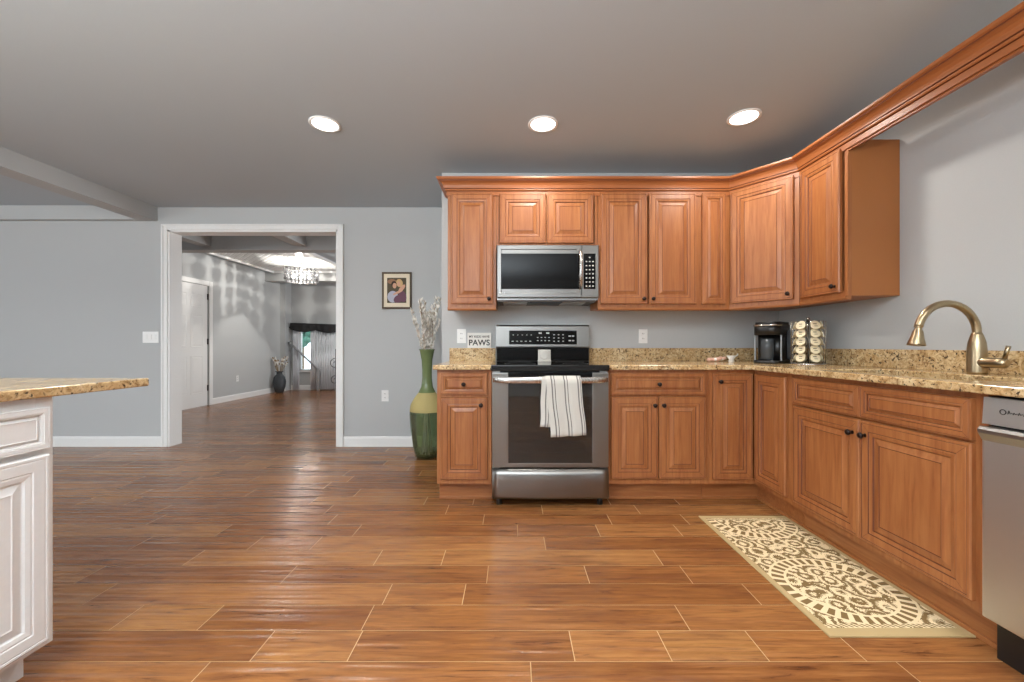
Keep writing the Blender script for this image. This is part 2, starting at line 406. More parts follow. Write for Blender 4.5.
# ================================================================== FOYER
# left wall with door, pilaster, far wall with window
dy0, dy1, dz = 6.10, 6.92, 2.06
mb = MB()
mb.box((XFL-.12, YF, 0), (XFL, dy0, FC), 'wall'); mb.box((XFL-.12, dy1, 0), (XFL, YFE, FC), 'wall'); mb.box((XFL-.12, dy0, dz), (XFL, dy1, FC), 'wall')
struct(mb.build('wall_foyer'), 'grey foyer wall with white panel door', 'wall')
sbox('wall_light_block', (XFL-.7, dy0-.1, 0), (XFL-.6, dy1+.1, FC), 'wall', 'grey wall added behind the foyer door to block outside light', 'wall')  # added unseen box, keeps sky light out of the door gap
sbox('wall_pilaster', (XFL, 9.05, 0), (-5.13, YFE, FC), 'wall', 'narrow grey wall jog at the foyer corner', 'wall')
wx0, wx1, wz0, wz1 = -4.96, -4.56, .44, 1.46
mb = MB()
mb.box((-5.13, YFE, 0), (wx0, YFE+.14, FC), 'wall'); mb.box((wx1, YFE, 0), (1.2, YFE+.14, FC), 'wall')
mb.box((wx0, YFE, 0), (wx1, YFE+.14, wz0), 'wall'); mb.box((wx0, YFE, wz1), (wx1, YFE+.14, FC), 'wall')
struct(mb.build('wall_far'), 'grey far wall of the foyer with a narrow window', 'wall')
sbox('wall_foyer_right', (1.1, YF, 0), (1.2, YFE, FC), 'wall', 'grey foyer wall on the hidden right side', 'wall')
mb = MB(); t = .035
mb.box((wx0, YFE+.02, wz0), (wx0+t, YFE+.1, wz1), 'white'); mb.box((wx1-t, YFE+.02, wz0), (wx1, YFE+.1, wz1), 'white')
mb.box((wx0, YFE+.02, wz1-t), (wx1, YFE+.1, wz1), 'white'); mb.box((wx0, YFE+.02, wz0), (wx1, YFE+.1, wz0+t), 'white')
wo = struct(mb.build('window_1'), 'narrow white foyer window between sheer curtains', 'window')
MB().box((wx0-.04, YFE-.05, wz0-.025), (wx1+.04, YFE+.02, wz0), 'white', .004).build('window_sill', wo)
MB().box((wx0+t, YFE+.055, wz0+t), (wx1-t, YFE+.06, wz1-t), 'clear').build('pane', wo)
# shrub outside
mb = MB(); rr = random.Random(3)
for k in range(26): mb.ball((-6.1+rr.random()*.5, 11.0+rr.random()*.4, 1.1+rr.random()*.55), .10+.07*rr.random(), 'foliage', 1)
mb.tube([(-5.85, 11.2, 0), (-5.85, 11.2, 1.2)], .03, 'stembrown', 8)
tag(mb.build('tree'), 'green tree seen outside through the narrow foyer window', 'tree')
struct(MB().box((-9, YFE+.2, -.3), (0, 14, -.02), 'carpet').build('ground'), 'pale ground outside the foyer window', 'ground')
# six panel door
d = thing('door_1', 'white six panel door with black hinges in the foyer wall', 'door', (XFL-.01, dy1-.01, .001), R(90)); d['kind'] = 'structure'
# local x runs toward -? rot +90: local -y -> +x ; local x -> +y ; origin at far side so panels run in -x
W_, H_ = dy1-dy0-.02, dz-.004
mb = MB(); mb.box((-W_, 0, 0), (0, .04, H_), 'white', .002)
mb.build('leaf', d)
for (x0, x1) in ((.11, .36), (.44, .69)):
    for (z0, z1) in ((.22, .86), (1.0, 1.55), (1.67, 1.9)):
        MB().rects(-W_+x0, z0, -W_+x1, z1, [(0, .0005), (0, -.004), (.008, -.006), (.02, -.001), (.045, -.006)], ['white']*4, 'white').build('panel', d)
for z in (.25, 1.05, 1.82): MB().box((-.012, -.012, z), (.012, 0, z+.1), 'iron', .002).build('hinge', d, 'black hinge')
mb = MB()
for (a, b) in (((XFL, dy0-.08, 0), (XFL+.018, dy0, dz+.08)), ((XFL, dy1, 0), (XFL+.018, dy1+.08, dz+.08)), ((XFL, dy0, dz), (XFL+.018, dy1, dz+.08))): mb.box(a, b, 'white', .004)
struct(mb.build('trim_4'), 'white casing around the foyer panel door', 'trim')
baseboard('baseboard_foyer', (XFL, dy1+.08), (XFL, 9.05), (1, 0), 'white baseboard along the foyer wall beside the door')
baseboard('baseboard_pilaster', (XFL, 9.05), (-5.13, 9.05), (0, -1), 'white baseboard across the narrow wall jog')
baseboard('baseboard_far', (-5.13, YFE), (1.1, YFE), (0, -1), 'white baseboard on the far foyer wall')
# beams and tin ceiling tray
sbox('trim_5', (XFL, 5.2, 2.275), (1.1, 5.36, FC+.01), 'beam', 'wide grey cross beam in the foyer ceiling', 'beam', .003)
sbox('trim_6', (-4.05, YF, 2.32), (-3.91, 5.2, FC+.01), 'beam', 'left short grey beam between opening and cross beam', 'beam', .003)
sbox('trim_7', (-2.82, YF, 2.32), (-2.67, 5.2, FC+.01), 'beam', 'right short grey beam between opening and cross beam', 'beam', .003)
sbox('trim_8', (XFL, 8.5, 2.40), (1.1, 8.75, FC+.01), 'beam', 'grey boxed beam at the far end of the foyer', 'beam', .003)
tx0, tx1, ty0, ty1 = -5.0, -3.38, 5.4, 8.4
mb = MB(); mb.box((tx0, ty0, FC-.012), (tx1, ty1, FC-.004), 'tin')
o = mb.build('trim_9'); struct(o, 'bright white embossed tin ceiling panel in the foyer', 'ceiling panel')
mb = MB(); e = .05
for (a, b) in (((tx0-e, ty0, FC-.045), (tx0, ty1, FC-.004)), ((tx1, ty0, FC-.045), (tx1+e, ty1, FC-.004)), ((tx0-e, ty1, FC-.045), (tx1+e, ty1+e, FC-.004))): mb.box(a, b, 'white', .006)
mb.build('moulding', o)
# chandelier
ch = thing('chandelier', 'rectangular crystal chandelier glowing below the foyer tin ceiling', 'chandelier', (-3.94, 7.5, 0), R(24))
a_, b_, z0_, z1_ = .26, .20, 2.22, 2.46
mb = MB()
for z in (z0_, z1_):
    mb.tube([(-a_, -b_, z), (a_, -b_, z), (a_, b_, z), (-a_, b_, z)], .007, 'chrome', 8, closed=True)
for sx in (-1, 1):
    for sy in (-1, 1): mb.tube([(sx*a_, sy*b_, z0_), (sx*a_, sy*b_, z1_)], .007, 'chrome', 8)
mb.tube([(-a_, 0, z1_), (a_, 0, z1_)], .006, 'chrome', 8)
mb.build('frame', ch)
MB().lathe([(.006, z1_), (.006, FC-.03)], m='chrome', seg=10).build('stem', ch)
MB().lathe([(.065, FC-.035), (.065, FC-.02), (.02, FC-.013)], m='chrome').build('canopy', ch)
mb = MB()
def bead_row(p0, p1, n):
    for i in range(n):
        f = (i+.5)/n; x = p0[0]+(p1[0]-p0[0])*f; y = p0[1]+(p1[1]-p0[1])*f
        for k in range(4):
            z = z0_+.03+.06*k; mb.ball((x, y, z), .027, 'crystal', 1, (1, 1, 1.1))
bead_row((-a_, -b_), (a_, -b_), 8); bead_row((a_, -b_), (a_, b_), 6); bead_row((a_, b_), (-a_, b_), 8); bead_row((-a_, b_), (-a_, -b_), 6)
mb.build('crystal_strands', ch)
for bx in (-.13, 0, .13):
    MB().lathe([(.012, z1_-.10), (.022, z1_-.125), (.024, z1_-.15), (.012, z1_-.175)], (bx, 0, 0), m='bulb', seg=14).build('bulb', ch)
    if bx: continue
    l = bpy.data.lights.new('chandelier_lamp', 'POINT'); l.energy = 62; l.shadow_soft_size = .012; l.color = (1, .96, .9)
    lo = bpy.data.objects.new('chandelier_lamp', l); lo.location = Vector((-3.94, 7.5, z1_-.07)) + Matrix.Rotation(R(24), 3, 'Z') @ Vector((bx, 0, 0)); col.objects.link(lo)
# foyer vase with dried flowers
vx, vy = -5.07, 8.72
o = MB().lathe([(.06, 0), (.085, .02), (.12, .14), (.13, .24), (.11, .34), (.06, .40), (.055, .44), (.085, .47), (.078, .47), (.05, .44), (.05, .40), (.10, .33), (.12, .24), (.11, .14), (.07, .03)], m='dvase', seg=28).build('glass_vase', loc=(vx, vy, 0))
tag(o, 'smoky glass vase on the foyer floor by the wall corner', 'vase')
mb = MB(); rr = random.Random(11)
for k in range(22):
    a = rr.random()*6.28; r = .05+.11*rr.random(); h = .62+.16*rr.random()
    p = [(.02*math.cos(a), .02*math.sin(a), .06), (.03*math.cos(a), .03*math.sin(a), .43), (r*.6*math.cos(a), r*.6*math.sin(a), .55), (r*math.cos(a), r*math.sin(a), h)]
    mb.tube(p, .003, 'stembrown', 5)
    for j in range(4):
        f = .3*j/3; q = Vector(p[3])*(1-f)+Vector(p[2])*f
        mb.ball((q.x+.02*(rr.random()-.5), q.y, q.z), .012+.008*rr.random(), 'seed' if rr.random() < .6 else 'stembrown', 1)
tag(mb.build('dried_flowers', loc=(vx, vy, 0)), 'spray of dried flowers standing in the smoky glass vase', 'flowers')
# curtains, valance, handrail, scroll stand
def curtain(name, x0, x1, z0, z1, y, label, folds):
    mb = MB(); n = folds*8; A = []; 
    for dz_, ys in ((z0, 1.25), (z1, 1.0)):
        A.append([mb.bm.verts.new((x0+(x1-x0)*i/n, y+.022*ys*math.sin(i/8*6.283), dz_)) for i in range(n+1)])
    for i in range(n): mb.face([A[0][i], A[0][i+1], A[1][i+1], A[1][i]], 'sheer', True)
    o = mb.build(name); m_ = o.modifiers.new('thickness', 'SOLIDIFY'); m_.thickness = .003
    tag(o, label, 'curtain')
curtain('sheer_curtain', -5.05, -4.90, .03, 1.40, YFE-.09, 'gathered white sheer curtain left of the narrow window', 4)
curtain('sheer_curtain', -4.64, -4.02, .03, 1.40, YFE-.09, 'wide white sheer curtain right of the narrow window', 11)
v = thing('curtain_rod', 'black curtain rod with swagged valance above the foyer window', 'curtain rod', (-4.5, YFE-.11, 1.44))
MB().tube([(-.62, 0, 0), (.62, 0, 0)], .013, 'valance', 10).build('rod', v)
mb = MB(); A = []; n = 40
for row, (dz_, dy_) in enumerate(((.10, .02), (.11, -.03), (.03, -.045), (-.045, -.03))):
    A.append([mb.bm.verts.new((-.58+1.16*i/n, dy_+.01*math.sin(i*1.1), dz_-(.05 if row == 3 else .0)*abs(math.sin(i/n*math.pi*2)) - .04*i/n)) for i in range(n+1)])
for r_ in range(3):
    for i in range(n): mb.face([A[r_][i], A[r_][i+1], A[r_+1][i+1], A[r_+1][i]], 'valance', True)
mb.build('valance', v)
hr = thing('handrail', 'sloping grey stair handrail in front of the foyer window', 'handrail', (0, 0, 0))
MB().tube([(-5.12, 9.16, 1.10), (-5.0, 9.14, 1.02), (-4.42, 9.14, .47)], .022, 'rail', 12).build('rail', hr)
MB().tube([(-5.12, 9.27, 1.03), (-5.06, 9.2, 1.03), (-5.03, 9.14, 1.03)], .008, 'iron', 8).build('bracket', hr)
MB().box((-4.45, 9.12, 0), (-4.40, 9.16, .47), 'rail', .004).build('newel', hr)
mb = MB(); sx, sy = -3.98, 9.02
mb.tube([(sx, sy, .02), (sx, sy, .95)], .008, 'iron', 8)
for k, (cz, r_) in enumerate(((.25, .10), (.62, .12))):
    mb.tube([(sx-.012-r_*(1-i/26*.75)*math.sin(i/26*7.5), sy, cz+r_*(1-i/26*.75)*math.cos(i/26*7.5)) for i in range(27)], .007, 'iron', 6)
for k in range(3):
    a = 2.1*k; mb.tube([(sx, sy, .06), (sx+.08*math.cos(a), sy+.08*math.sin(a), .04), (sx+.12*math.cos(a), sy+.12*math.sin(a), .008)], .007, 'iron', 6)
tag(mb.build('scroll_stand'), 'black wrought iron scroll stand at the foyer curtain', 'stand')

# ================================================================== WALL PLATES AND DOWNLIGHTS
for i, (x, y) in enumerate(CANS):
    o = thing('ceiling_light', ('leftmost', 'middle', 'rightmost')[i]+' of the three round recessed ceiling downlights', 'ceiling light', (x, y, CEIL), group='recessed ceiling downlights')
    MB().lathe([(.078, -.001), (.096, -.001), (.096, -.004), (.083, -.008), (.078, -.004)], seg=40, m='can', cap=False).build('trim_ring', o)
    MB().lathe([(.0, -.002), (.079, -.002), (.079, -.004), (.0, -.005)], seg=40, m='led', cap=False).build('lens', o, 'glowing white lens')
def outlet(loc, rz, label, kind='outlet', gangs=1):
    o = thing('wall_outlet' if kind == 'outlet' else 'light_switch', label, 'outlet' if kind == 'outlet' else 'switch', loc, rz)
    w = .036 + .023*(gangs-1)
    MB().box((-w, -.006, -.0575), (w, 0, .0575), 'plate', .002).build('cover_plate', o)
    for g in range(gangs):
        cx = (g-(gangs-1)/2)*.046
        if kind == 'outlet':
            for z in (-.02, .02):
                s = MB().box((cx-.016, -.0075, z-.014), (cx+.016, -.005, z+.014), 'plate', .004).build('socket', o)
                MB().box((cx-.007, -.0078, z-.004), (cx-.004, -.007, z+.006), 'slot').box((cx+.004, -.0078, z-.004), (cx+.007, -.007, z+.005), 'slot').build('slots', s)
        else:
            MB().box((cx-.012, -.0095, -.026), (cx+.012, -.005, .026), 'plate', .002).build('rocker', o)
    return o
outlet((-.414, YK, 1.113), 0, 'white outlet on the kitchen wall left of the lettered sign')
outlet((1.074, YK, 1.112), 0, 'white outlet on the kitchen wall right of the range')
outlet((-1.30, YD, .52), 0, 'white outlet low on the grey wall left of the tall vase')
outlet((XFL, 7.64, .40), R(90), 'white outlet low on the foyer wall past the door')
outlet((-3.70, YD, 1.12), 0, 'white triple switch plate left of the wide opening', 'switch', 3)

# ================================================================== CABINETS
def panel_front(name, parent, x0, z0, w, h, knob=None, kn='wood', k=1.1, col_=('wood', 'glaze')):
    wd, gz = col_
    L = [(0, 0), (0, -.015), (.004, -.020), (.010, -.020), (.012, -.0185), (.015, -.0198), (.040, -.0198), (.043, -.0172), (.047, -.0186), (.058, -.0165), (.061, -.0112), (.064, -.0108), (.083, -.0165), (.086, -.0182), (.089, -.0166)]
    mt = [wd, wd, wd, gz, wd, wd, gz, wd, wd, gz, wd, wd, wd, gz]
    k = min(k, (min(w, h)*.36)/.089)
    mb = MB().rects(x0, z0, x0+w, z0+h, [(i*k, y) for i, y in L], mt, wd)
    a, b = .015*k, .040*k; y = -.0199; q = .0009
    for sx in (0, 1):                                   # fine glazed mitre joints of the frame
        for sz in (0, 1):
            X = lambda i: x0+i if sx == 0 else x0+w-i
            Z = lambda i: z0+i if sz == 0 else z0+h-i
            mb.face([mb.bm.verts.new(c) for c in ((X(a), y, Z(a+q)), (X(a+q), y, Z(a)), (X(b), y, Z(b-q)), (X(b-q), y, Z(b)))], gz)
    o = mb.build(name, parent)
    if knob:
        MB().lathe([(.009, 0), (.006, .004), (.005, .012), (.012, .017), (.0145, .022), (.011, .028), (.003, .030)], (knob[0], -.0195, knob[1]), (0, -1, 0), 'bronze', 16).build('knob', o, 'dark bronze round knob')
    return o
TOE, TOP = .13, .878
def base_box(parent, w, depth, wd='wood', toe=TOE, toe_in=.075, ends=(False, False)):
    mb = MB(); t = .018
    mb.box((0, .02, toe), (t, depth, TOP), wd); mb.box((w-t, .02, toe), (w, depth, TOP), wd)
    mb.box((t, .02, toe), (w-t, depth, toe+t), wd); mb.box((t, depth-.008, toe+t), (w-t, depth, TOP), wd)
    mb.build('carcass', parent)
    return mb
def face_frame(parent, w, z0, z1, rails, stiles, wd='wood'):
    mb = MB()
    for x in [0, w-.03]: mb.box((x, 0, z0), (x+.03, .02, z1), wd)
    for x in stiles: mb.box((x, .0003, z0+.03), (x+.03, .0195, z1-.03), wd)
    for z in [z0, z1-.03]+rails: mb.box((.03, .0006, z), (w-.03, .0199, z+.03), wd)
    return mb.build('face_frame', parent)
def toe_kick(parent, w, y=.072, m='woodh', x0=0.0):
    MB().box((x0, y, 0), (w, y+.016, TOE), m).box((x0, y-.012, 0), (w, y, .018), m, .004).build('toe_kick', parent)
YB0, DB = 2.622, YK-.004-2.622
# --- left of range
x0 = -.491; wA = .356
c = thing('base_cabinet', 'narrow base cabinet left of the range with one drawer and door', 'cabinet', (x0, YB0, 0))
base_box(c, wA, DB); face_frame(c, wA, TOE, TOP, [.69], []); toe_kick(c, wA, .09)
panel_front('drawer', c, .024, .716, .308, .143, (.178, .785), k=.55)
panel_front('door', c, .024, .163, .308, .537, (.290, .65))
# --- right of range
x0 = .628; wB = 1.284-.628
c = thing('base_cabinet', 'wide base cabinet right of the range with double doors under a drawer', 'cabinet', (x0, YB0, 0))
base_box(c, wB, DB); face_frame(c, wB, TOE, TOP, [.69], [wB/2-.015]); toe_kick(c, wB, .09)
panel_front('drawer', c, .018, .714, .618, .143, (.327, .785), k=.55)
panel_front('door', c, .018, .167, .306, .535, (.298, .648)); panel_front('door', c, .330, .167, .306, .535, (.356, .648))
# --- corner cabinet
XFACE = 1.592     # frame face of the right run (doors come forward to 1.572)
x0 = 1.286
c = thing('corner_cabinet', 'corner base cabinet with two tall narrow doors meeting at right angle', 'cabinet', (x0, YB0, 0))
mb = MB(); yc1 = 2.275-YB0
mb.box((0, .02, TOE), (.018, DB, TOP), 'wood'); mb.box((.018, DB-.008, TOE), (XR-.004-x0, DB, TOP), 'wood')
mb.box((XR-.012-x0, yc1, TOE), (XR-.004-x0, DB-.008, TOP), 'wood'); mb.box((XFACE+.02-x0, yc1, TOE), (XR-.012-x0, yc1+.018, TOP), 'wood')
mb.box((.018, .02, TOE), (XR-.012-x0, DB-.008, TOE+.018), 'wood'); mb.box((XFACE+.02-x0, yc1+.018, TOE), (XR-.012-x0, .02, TOE+.018), 'wood')
mb.build('carcass', c)
mb = MB(); xf = XFACE-x0
mb.box((0, 0, TOE), (.03, .02, TOP), 'wood'); mb.box((.03, 0, TOE), (xf+.02, .02, TOE+.03), 'wood'); mb.box((.03, 0, TOP-.03), (xf+.02, .02, TOP), 'wood'); mb.box((xf, -.004, TOE+.03), (xf+.02, .02, TOP-.03), 'wood')
mb.box((xf, yc1, TOE), (xf+.02, yc1+.03, TOP), 'wood'); mb.box((xf, yc1+.03, TOE), (xf+.02, 0, TOE+.03), 'wood'); mb.box((xf, yc1+.03, TOP-.03), (xf+.02, 0, TOP), 'wood')
mb.build('face_frame', c)
tk = .09
MB().box((0, tk, 0), (xf+.0718, tk+.016, TOE), 'woodh').box((xf+.072, yc1, 0), (xf+.088, tk, TOE), 'woodh').box((0, tk-.012, 0), (xf+.06, tk, .018), 'woodh', .004).box((xf+.06, yc1, 0), (xf+.072, tk, .018), 'woodh', .004).build('toe_kick', c)
panel_front('door', c, .026, .163, 1.570-x0-.026, .690, (.066, .802))
# second door faces -x : build in a rotated frame
dd = panel_front('door', c, 0, .163, .293, .690); dd.rotation_euler = (0, 0, R(-90)); dd.location = (xf, -.0225, 0)
# --- sink base (right run)
ySB = 2.272; wS = .912; DR = XR-.004-XFACE
c = thing('sink_cabinet', 'sink base cabinet with two false drawer fronts over two wide doors', 'cabinet', (XFACE, ySB, 0), R(-90))
base_box(c, wS, DR); face_frame(c, wS, TOE, TOP, [.69], [wS/2-.015]); toe_kick(c, wS, .072)
panel_front('drawer_front', c, .027, .712, .430, .145, k=.6); panel_front('drawer_front', c, .460, .712, .440, .145, k=.6)
panel_front('door', c, .027, .163, .430, .538, (.423, .637)); panel_front('door', c, .460, .163, .440, .538, (.489, .637))
# filler strip between sink base and dishwasher
o = MB().box((0, 0, TOE), (.024, .5, TOP), 'wood').box((0, .072, 0), (.55, .088, TOE-.004), 'woodh').box((0, .06, 0), (.55, .072, .018), 'woodh', .004).build('filler_panel', loc=(XFACE, ySB-wS-.001, 0))
o.rotation_euler = (0, 0, R(-90)); tag(o, 'narrow wood filler strip and base board beside the dishwasher', 'filler panel')
# --- dishwasher
yDW = ySB-wS-.029
c = thing('dishwasher', 'stainless dishwasher at the right end of the sink run', 'dishwasher', (XFACE, yDW, 0), R(-90))
MB().box((.003, .0, .14), (.597, DR, .870), 'gasket').build('tub', c)
MB().box((0, -.03, .14), (.60, 0, .772), 'steelw', .006).build('door', c)
MB().prism([(-.028, .780), (-.022, .868), (0, .868), (0, .780)], 0, .60, 'steelw', 'x').build('control_panel', c)
MB().prism([(-.038, .772), (-.046, .762), (-.045, .750), (-.03, .725), (-.03, .772)], .002, .598, 'steelv', 'x').build('handle', c, 'bright steel pocket handle lip')
mb = MB()
mb.tube([(.055+.008*math.cos(a*.5236), -.0265, .826+.008*math.sin(a*.5236)) for a in range(12)], .0012, 'slot', 5, closed=True)
for k in range(5):
    xx = .068+.013*k; hh = (.012, .007, .009, .007, .011)[k]
    mb.tube([(xx, -.0265, .821), (xx+.003, -.0268, .821+hh), (xx+.006, -.0268, .823), (xx+.011, -.0265, .826)], .001, 'slot', 5)
mb.build('badge', c, 'dark script badge')
MB().box((0.002, .02, 0), (.598, .05, .135), 'black').build('kick_plate', c)

# --- countertops
def slab(name, xs, ys, mask, z0, z1, label, loc, m='granite', bev=.005):
    mb = MB(); V = {}
    def v(i, j, z):
        if (i, j, z) not in V: V[(i, j, z)] = mb.bm.verts.new((xs[i]-loc[0], ys[j]-loc[1], z-loc[2]))
        return V[(i, j, z)]
    nx, ny = len(xs)-1, len(ys)-1
    inn = lambda i, j: 0 <= i < nx and 0 <= j < ny and mask(i, j)
    for i in range(nx):
        for j in range(ny):
            if not inn(i, j): continue
            mb.face([v(i, j, z1), v(i+1, j, z1), v(i+1, j+1, z1), v(i, j+1, z1)], m)
            mb.face([v(i, j, z0), v(i, j+1, z0), v(i+1, j+1, z0), v(i+1, j, z0)], m)
            for di, dj, a, b in ((-1, 0, (i, j), (i, j+1)), (1, 0, (i+1, j+1), (i+1, j)), (0, -1, (i+1, j), (i, j)), (0, 1, (i, j+1), (i+1, j+1))):
                if not inn(i+di, j+dj): mb.face([v(*a, z0), v(*b, z0), v(*b, z1), v(*a, z1)], m)
    o = mb.build(name, loc=loc); md = o.modifiers.new('edge', 'BEVEL'); md.width = bev; md.segments = 3; md.limit_method = 'ANGLE'; md.angle_limit = R(40)
    return o
CT = .91; SB = 1.015
loc = (-.32, 2.9, TOP+.001)
o = slab('countertop', [-.512, -.135], [2.582, YK-.002], lambda i, j: True, TOP+.001, CT, '', loc)
tag(o, 'short gold granite countertop left of the range', 'countertop')
MB().box((-.510-loc[0], YK-.022-loc[1], CT-loc[2]), (-.135-loc[0], YK-.002-loc[1], SB-loc[2]), 'granite', .002).build('backsplash', o)
loc = (1.6, 2.6, TOP+.001); XS = 1.545
skx0, skx1, sky0, sky1 = 1.66, 2.00, 1.46, 2.16
xs = [.627, XS, skx0, skx1, XR-.002]; ys = [-.9, sky0, sky1, 2.582, YK-.002]
o = slab('countertop', xs, ys, lambda i, j: (j == 3) or (i >= 1 and not (i == 2 and j == 1)), TOP+.001, CT, '', loc)
tag(o, 'long gold granite countertop turning the corner with the sink cutout', 'countertop')
MB().box((.627-loc[0], YK-.022-loc[1], CT-loc[2]), (XR-.023-loc[0], YK-.002-loc[1], SB-loc[2]), 'granite', .002).build('backsplash', o)
MB().box((XR-.022-loc[0], -.9-loc[1], CT-loc[2]), (XR-.002-loc[0], YK-.002-loc[1], SB-loc[2]), 'granite', .002).build('backsplash', o)
# sink
s = thing('kitchen_sink', 'undermount stainless sink set in the granite below the faucet', 'sink', ((skx0+skx1)/2, (sky0+sky1)/2, .66))
mb = MB(); hx, hy = (skx1-skx0)/2+.008, (sky1-sky0)/2+.008; zt = TOP-.66
mb.box((-hx, -hy, 0), (hx, hy, .004), 'steel'); 
for (a, b) in (((-hx-.003, -hy, 0), (-hx, hy, zt)), ((hx, -hy, 0), (hx+.003, hy, zt)), ((-hx, -hy-.003, 0), (hx, -hy, zt)), ((-hx, hy, 0), (hx, hy+.003, zt))): mb.box(a, b, 'steel')
mb.build('basin', s); MB().lathe([(.02, .0045), (.045, .0045), (.045, .007), (.03, .006)], m='chrome').build('drain', s)
# faucet
f = thing('faucet', 'tall gooseneck brushed nickel faucet behind the sink', 'faucet', (2.075, 1.785, CT))
MB().lathe([(.033, 0), (.033, .012), (.032, .10), (.029, .14), (.020, .175), (.0165, .185)], m='nickel', seg=28).build('body', f)
cx_, cz_, rr_ = -.132, .183, .132
arc = [(0, 0, .14), (0, 0, .17)] + [(cx_+rr_*math.cos(R(a)), 0, cz_+rr_*math.sin(R(a))) for a in [0, 10, 20, 30, 40, 50, 60, 70, 80, 90, 100, 110, 120, 130, 140, 150, 157, 163]]
tx = arc[-1]; arc.append((tx[0]-.003, 0, tx[2]-.012))
MB().tube(arc, .0155, 'nickel', 16).build('spout', f)
ex, ez = arc[-1][0], arc[-1][2]
MB().lathe([(.0165, 0), (.012, .004), (.0125, .012), (.018, .022), (.023, .05), (.031, .078), (.032, .084), (.026, .085)], (ex, 0, ez+.002), (-.12, 0, -1), 'nickel', 24).build('spray_head', f)
h = MB().tube([(0, -.01, .055), (0, -.03, .052), (0, -.075, .053), (.0, -.10, .054), (0, -.112, .055)], [.026, .024, .022, .023, .012], 'nickel', 16).build('handle', f)
MB().tube([(.0, -.098, .064), (-.003, -.108, .095), (-.006, -.118, .125)], [.008, .0075, .008], 'nickel', 12).build('lever', h)

# --- wall cabinets
UZ0, UZ1, YU = 1.319, 2.20, 2.975
DU = YK-.003-YU
def wall_cab(label, loc, rz, w, h, doors, name='wall_cabinet', depth=DU, rail=True):
    c = thing(name, label, 'cabinet', loc, rz)
    MB().box((0, .02, 0), (w, depth, h), 'side', .001).build('carcass', c)
    mb = MB()
    for x in [0, w-.022]: mb.box((x, 0, 0), (x+.022, .02, h), 'wood')
    mb.box((.022, 0, 0), (w-.022, .0199, .03), 'wood'); mb.box((.022, 0, h-.05), (w-.022, .0199, h), 'wood'); mb.box((.022, .012, .03), (w-.022, .0199, h-.05), 'inner')
    mb.build('face_frame', c)
    if rail: MB().prism([(-.004, -.022), (-.012, -.01), (-.012, 0), (.018, 0), (.018, -.022)], 0, w, 'woodh', 'x').build('light_rail', c)
    for (dx, dz_, dw, dh, kn) in doors: panel_front('door', c, dx, dz_, dw, dh, kn)
    return c
H_ = UZ1-UZ0
wall_cab('tall single door wall cabinet at the left end of the upper row', (-.478, YU, UZ0), 0, .360, H_, [(.026, .025, .310, H_-.06, (.308, .062))])
wall_cab('short double door wall cabinet directly above the microwave', (-.116, YU, 1.782), 0, .752, UZ1-1.782, [(.024, .012, .342, UZ1-1.782-.05, None), (.374, .012, .346, UZ1-1.782-.05, None)], rail=False)
wall_cab('double door wall cabinet right of the microwave', (.638, YU, UZ0), 0, .752, H_, [(.016, .025, .346, H_-.06, (.334, .062)), (.378, .025, .346, H_-.06, (.402, .062))])
wall_cab('slim one door wall cabinet left of the angled corner cabinet', (1.392, YU, UZ0), 0, .222, H_, [(.014, .025, .178, H_-.06, None)])
P1, P2 = Vector((1.614, YU)), Vector((1.895, 2.630)); dv = P2-P1
c = thing('corner_wall_cabinet', 'angled corner wall cabinet with one wide door', 'cabinet', (P1.x, P1.y, UZ0), math.atan2(dv.y, dv.x))
wD = dv.length; rot = Matrix.Rotation(-math.atan2(dv.y, dv.x), 2)
pts = [rot @ (Vector(p)-P1) for p in ((1.617, YU+.012), (1.617, YK-.003), (XR-.003, YK-.003), (XR-.003, 2.632), (1.905, 2.632))]
MB().prism([tuple(p) for p in pts], 0, H_, 'side', 'z').build('carcass', c)
mb = MB(); 
for x in [.004, wD-.034]: mb.box((x, 0, 0), (x+.030, .02, H_), 'wood')
mb.box((.034, 0, 0), (wD-.034, .0199, .03), 'wood'); mb.box((.034, 0, H_-.05), (wD-.034, .0199, H_), 'wood'); mb.build('face_frame', c)
MB().prism([(-.004, -.022), (-.012, -.01), (-.012, 0), (.018, 0), (.018, -.022)], .004, wD-.004, 'woodh', 'x').build('light_rail', c)
panel_front('door', c, .016, .025, wD-.050, H_-.06, (wD-.062, .062))
YE = 2.256
wall_cab('wall cabinet on the right wall beside the bare wall over the sink', (1.895, 2.628, UZ0), R(-90), 2.628-YE, H_, [(.022, .025, .312, H_-.06, (.302, .062))], depth=XR-.003-1.895)
# crown: profile swept along the cabinet fronts (offset outward, height)
prof = [(0, -.052), (.006, -.052), (.006, -.020), (.014, -.018), (.018, -.012), (.018, -.006), (.024, -.002), (.025, .006), (.029, .018), (.038, .031), (.050, .039), (.057, .041), (.059, .046), (.067, .050), (.070, .055), (.070, .066), (0, .066)]
path = [Vector(p) for p in ((-.478, YK-.003), (-.478, YU), (P1.x, YU), (1.895, 2.630), (1.895, -.9))]
def sweep(mb, path, prof, z, mats):
    n = len(path); dirs = [(path[i+1]-path[i]).normalized() for i in range(n-1)]
    nor = [Vector((d.y, -d.x)) for d in dirs]      # outward (right-hand) of travel: toward the room
    rings = []
    for i, p in enumerate(path):
        if i == 0: m = nor[0]
        elif i == n-1: m = nor[-1]
        else:
            m = nor[i-1]+nor[i]; m = m/(m.dot(nor[i]))
        rings.append([mb.bm.verts.new((p.x+m.x*o, p.y+m.y*o, z+h)) for o, h in prof])
    k = len(prof)
    for i in range(n-1):
        for j in range(k): mb.face([rings[i][j], rings[i][(j+1) % k], rings[i+1][(j+1) % k], rings[i+1][j]], mats[j % len(mats)])
    mb.face(rings[0][::-1], mats[0]); mb.face(rings[-1], mats[0])
mb = MB()
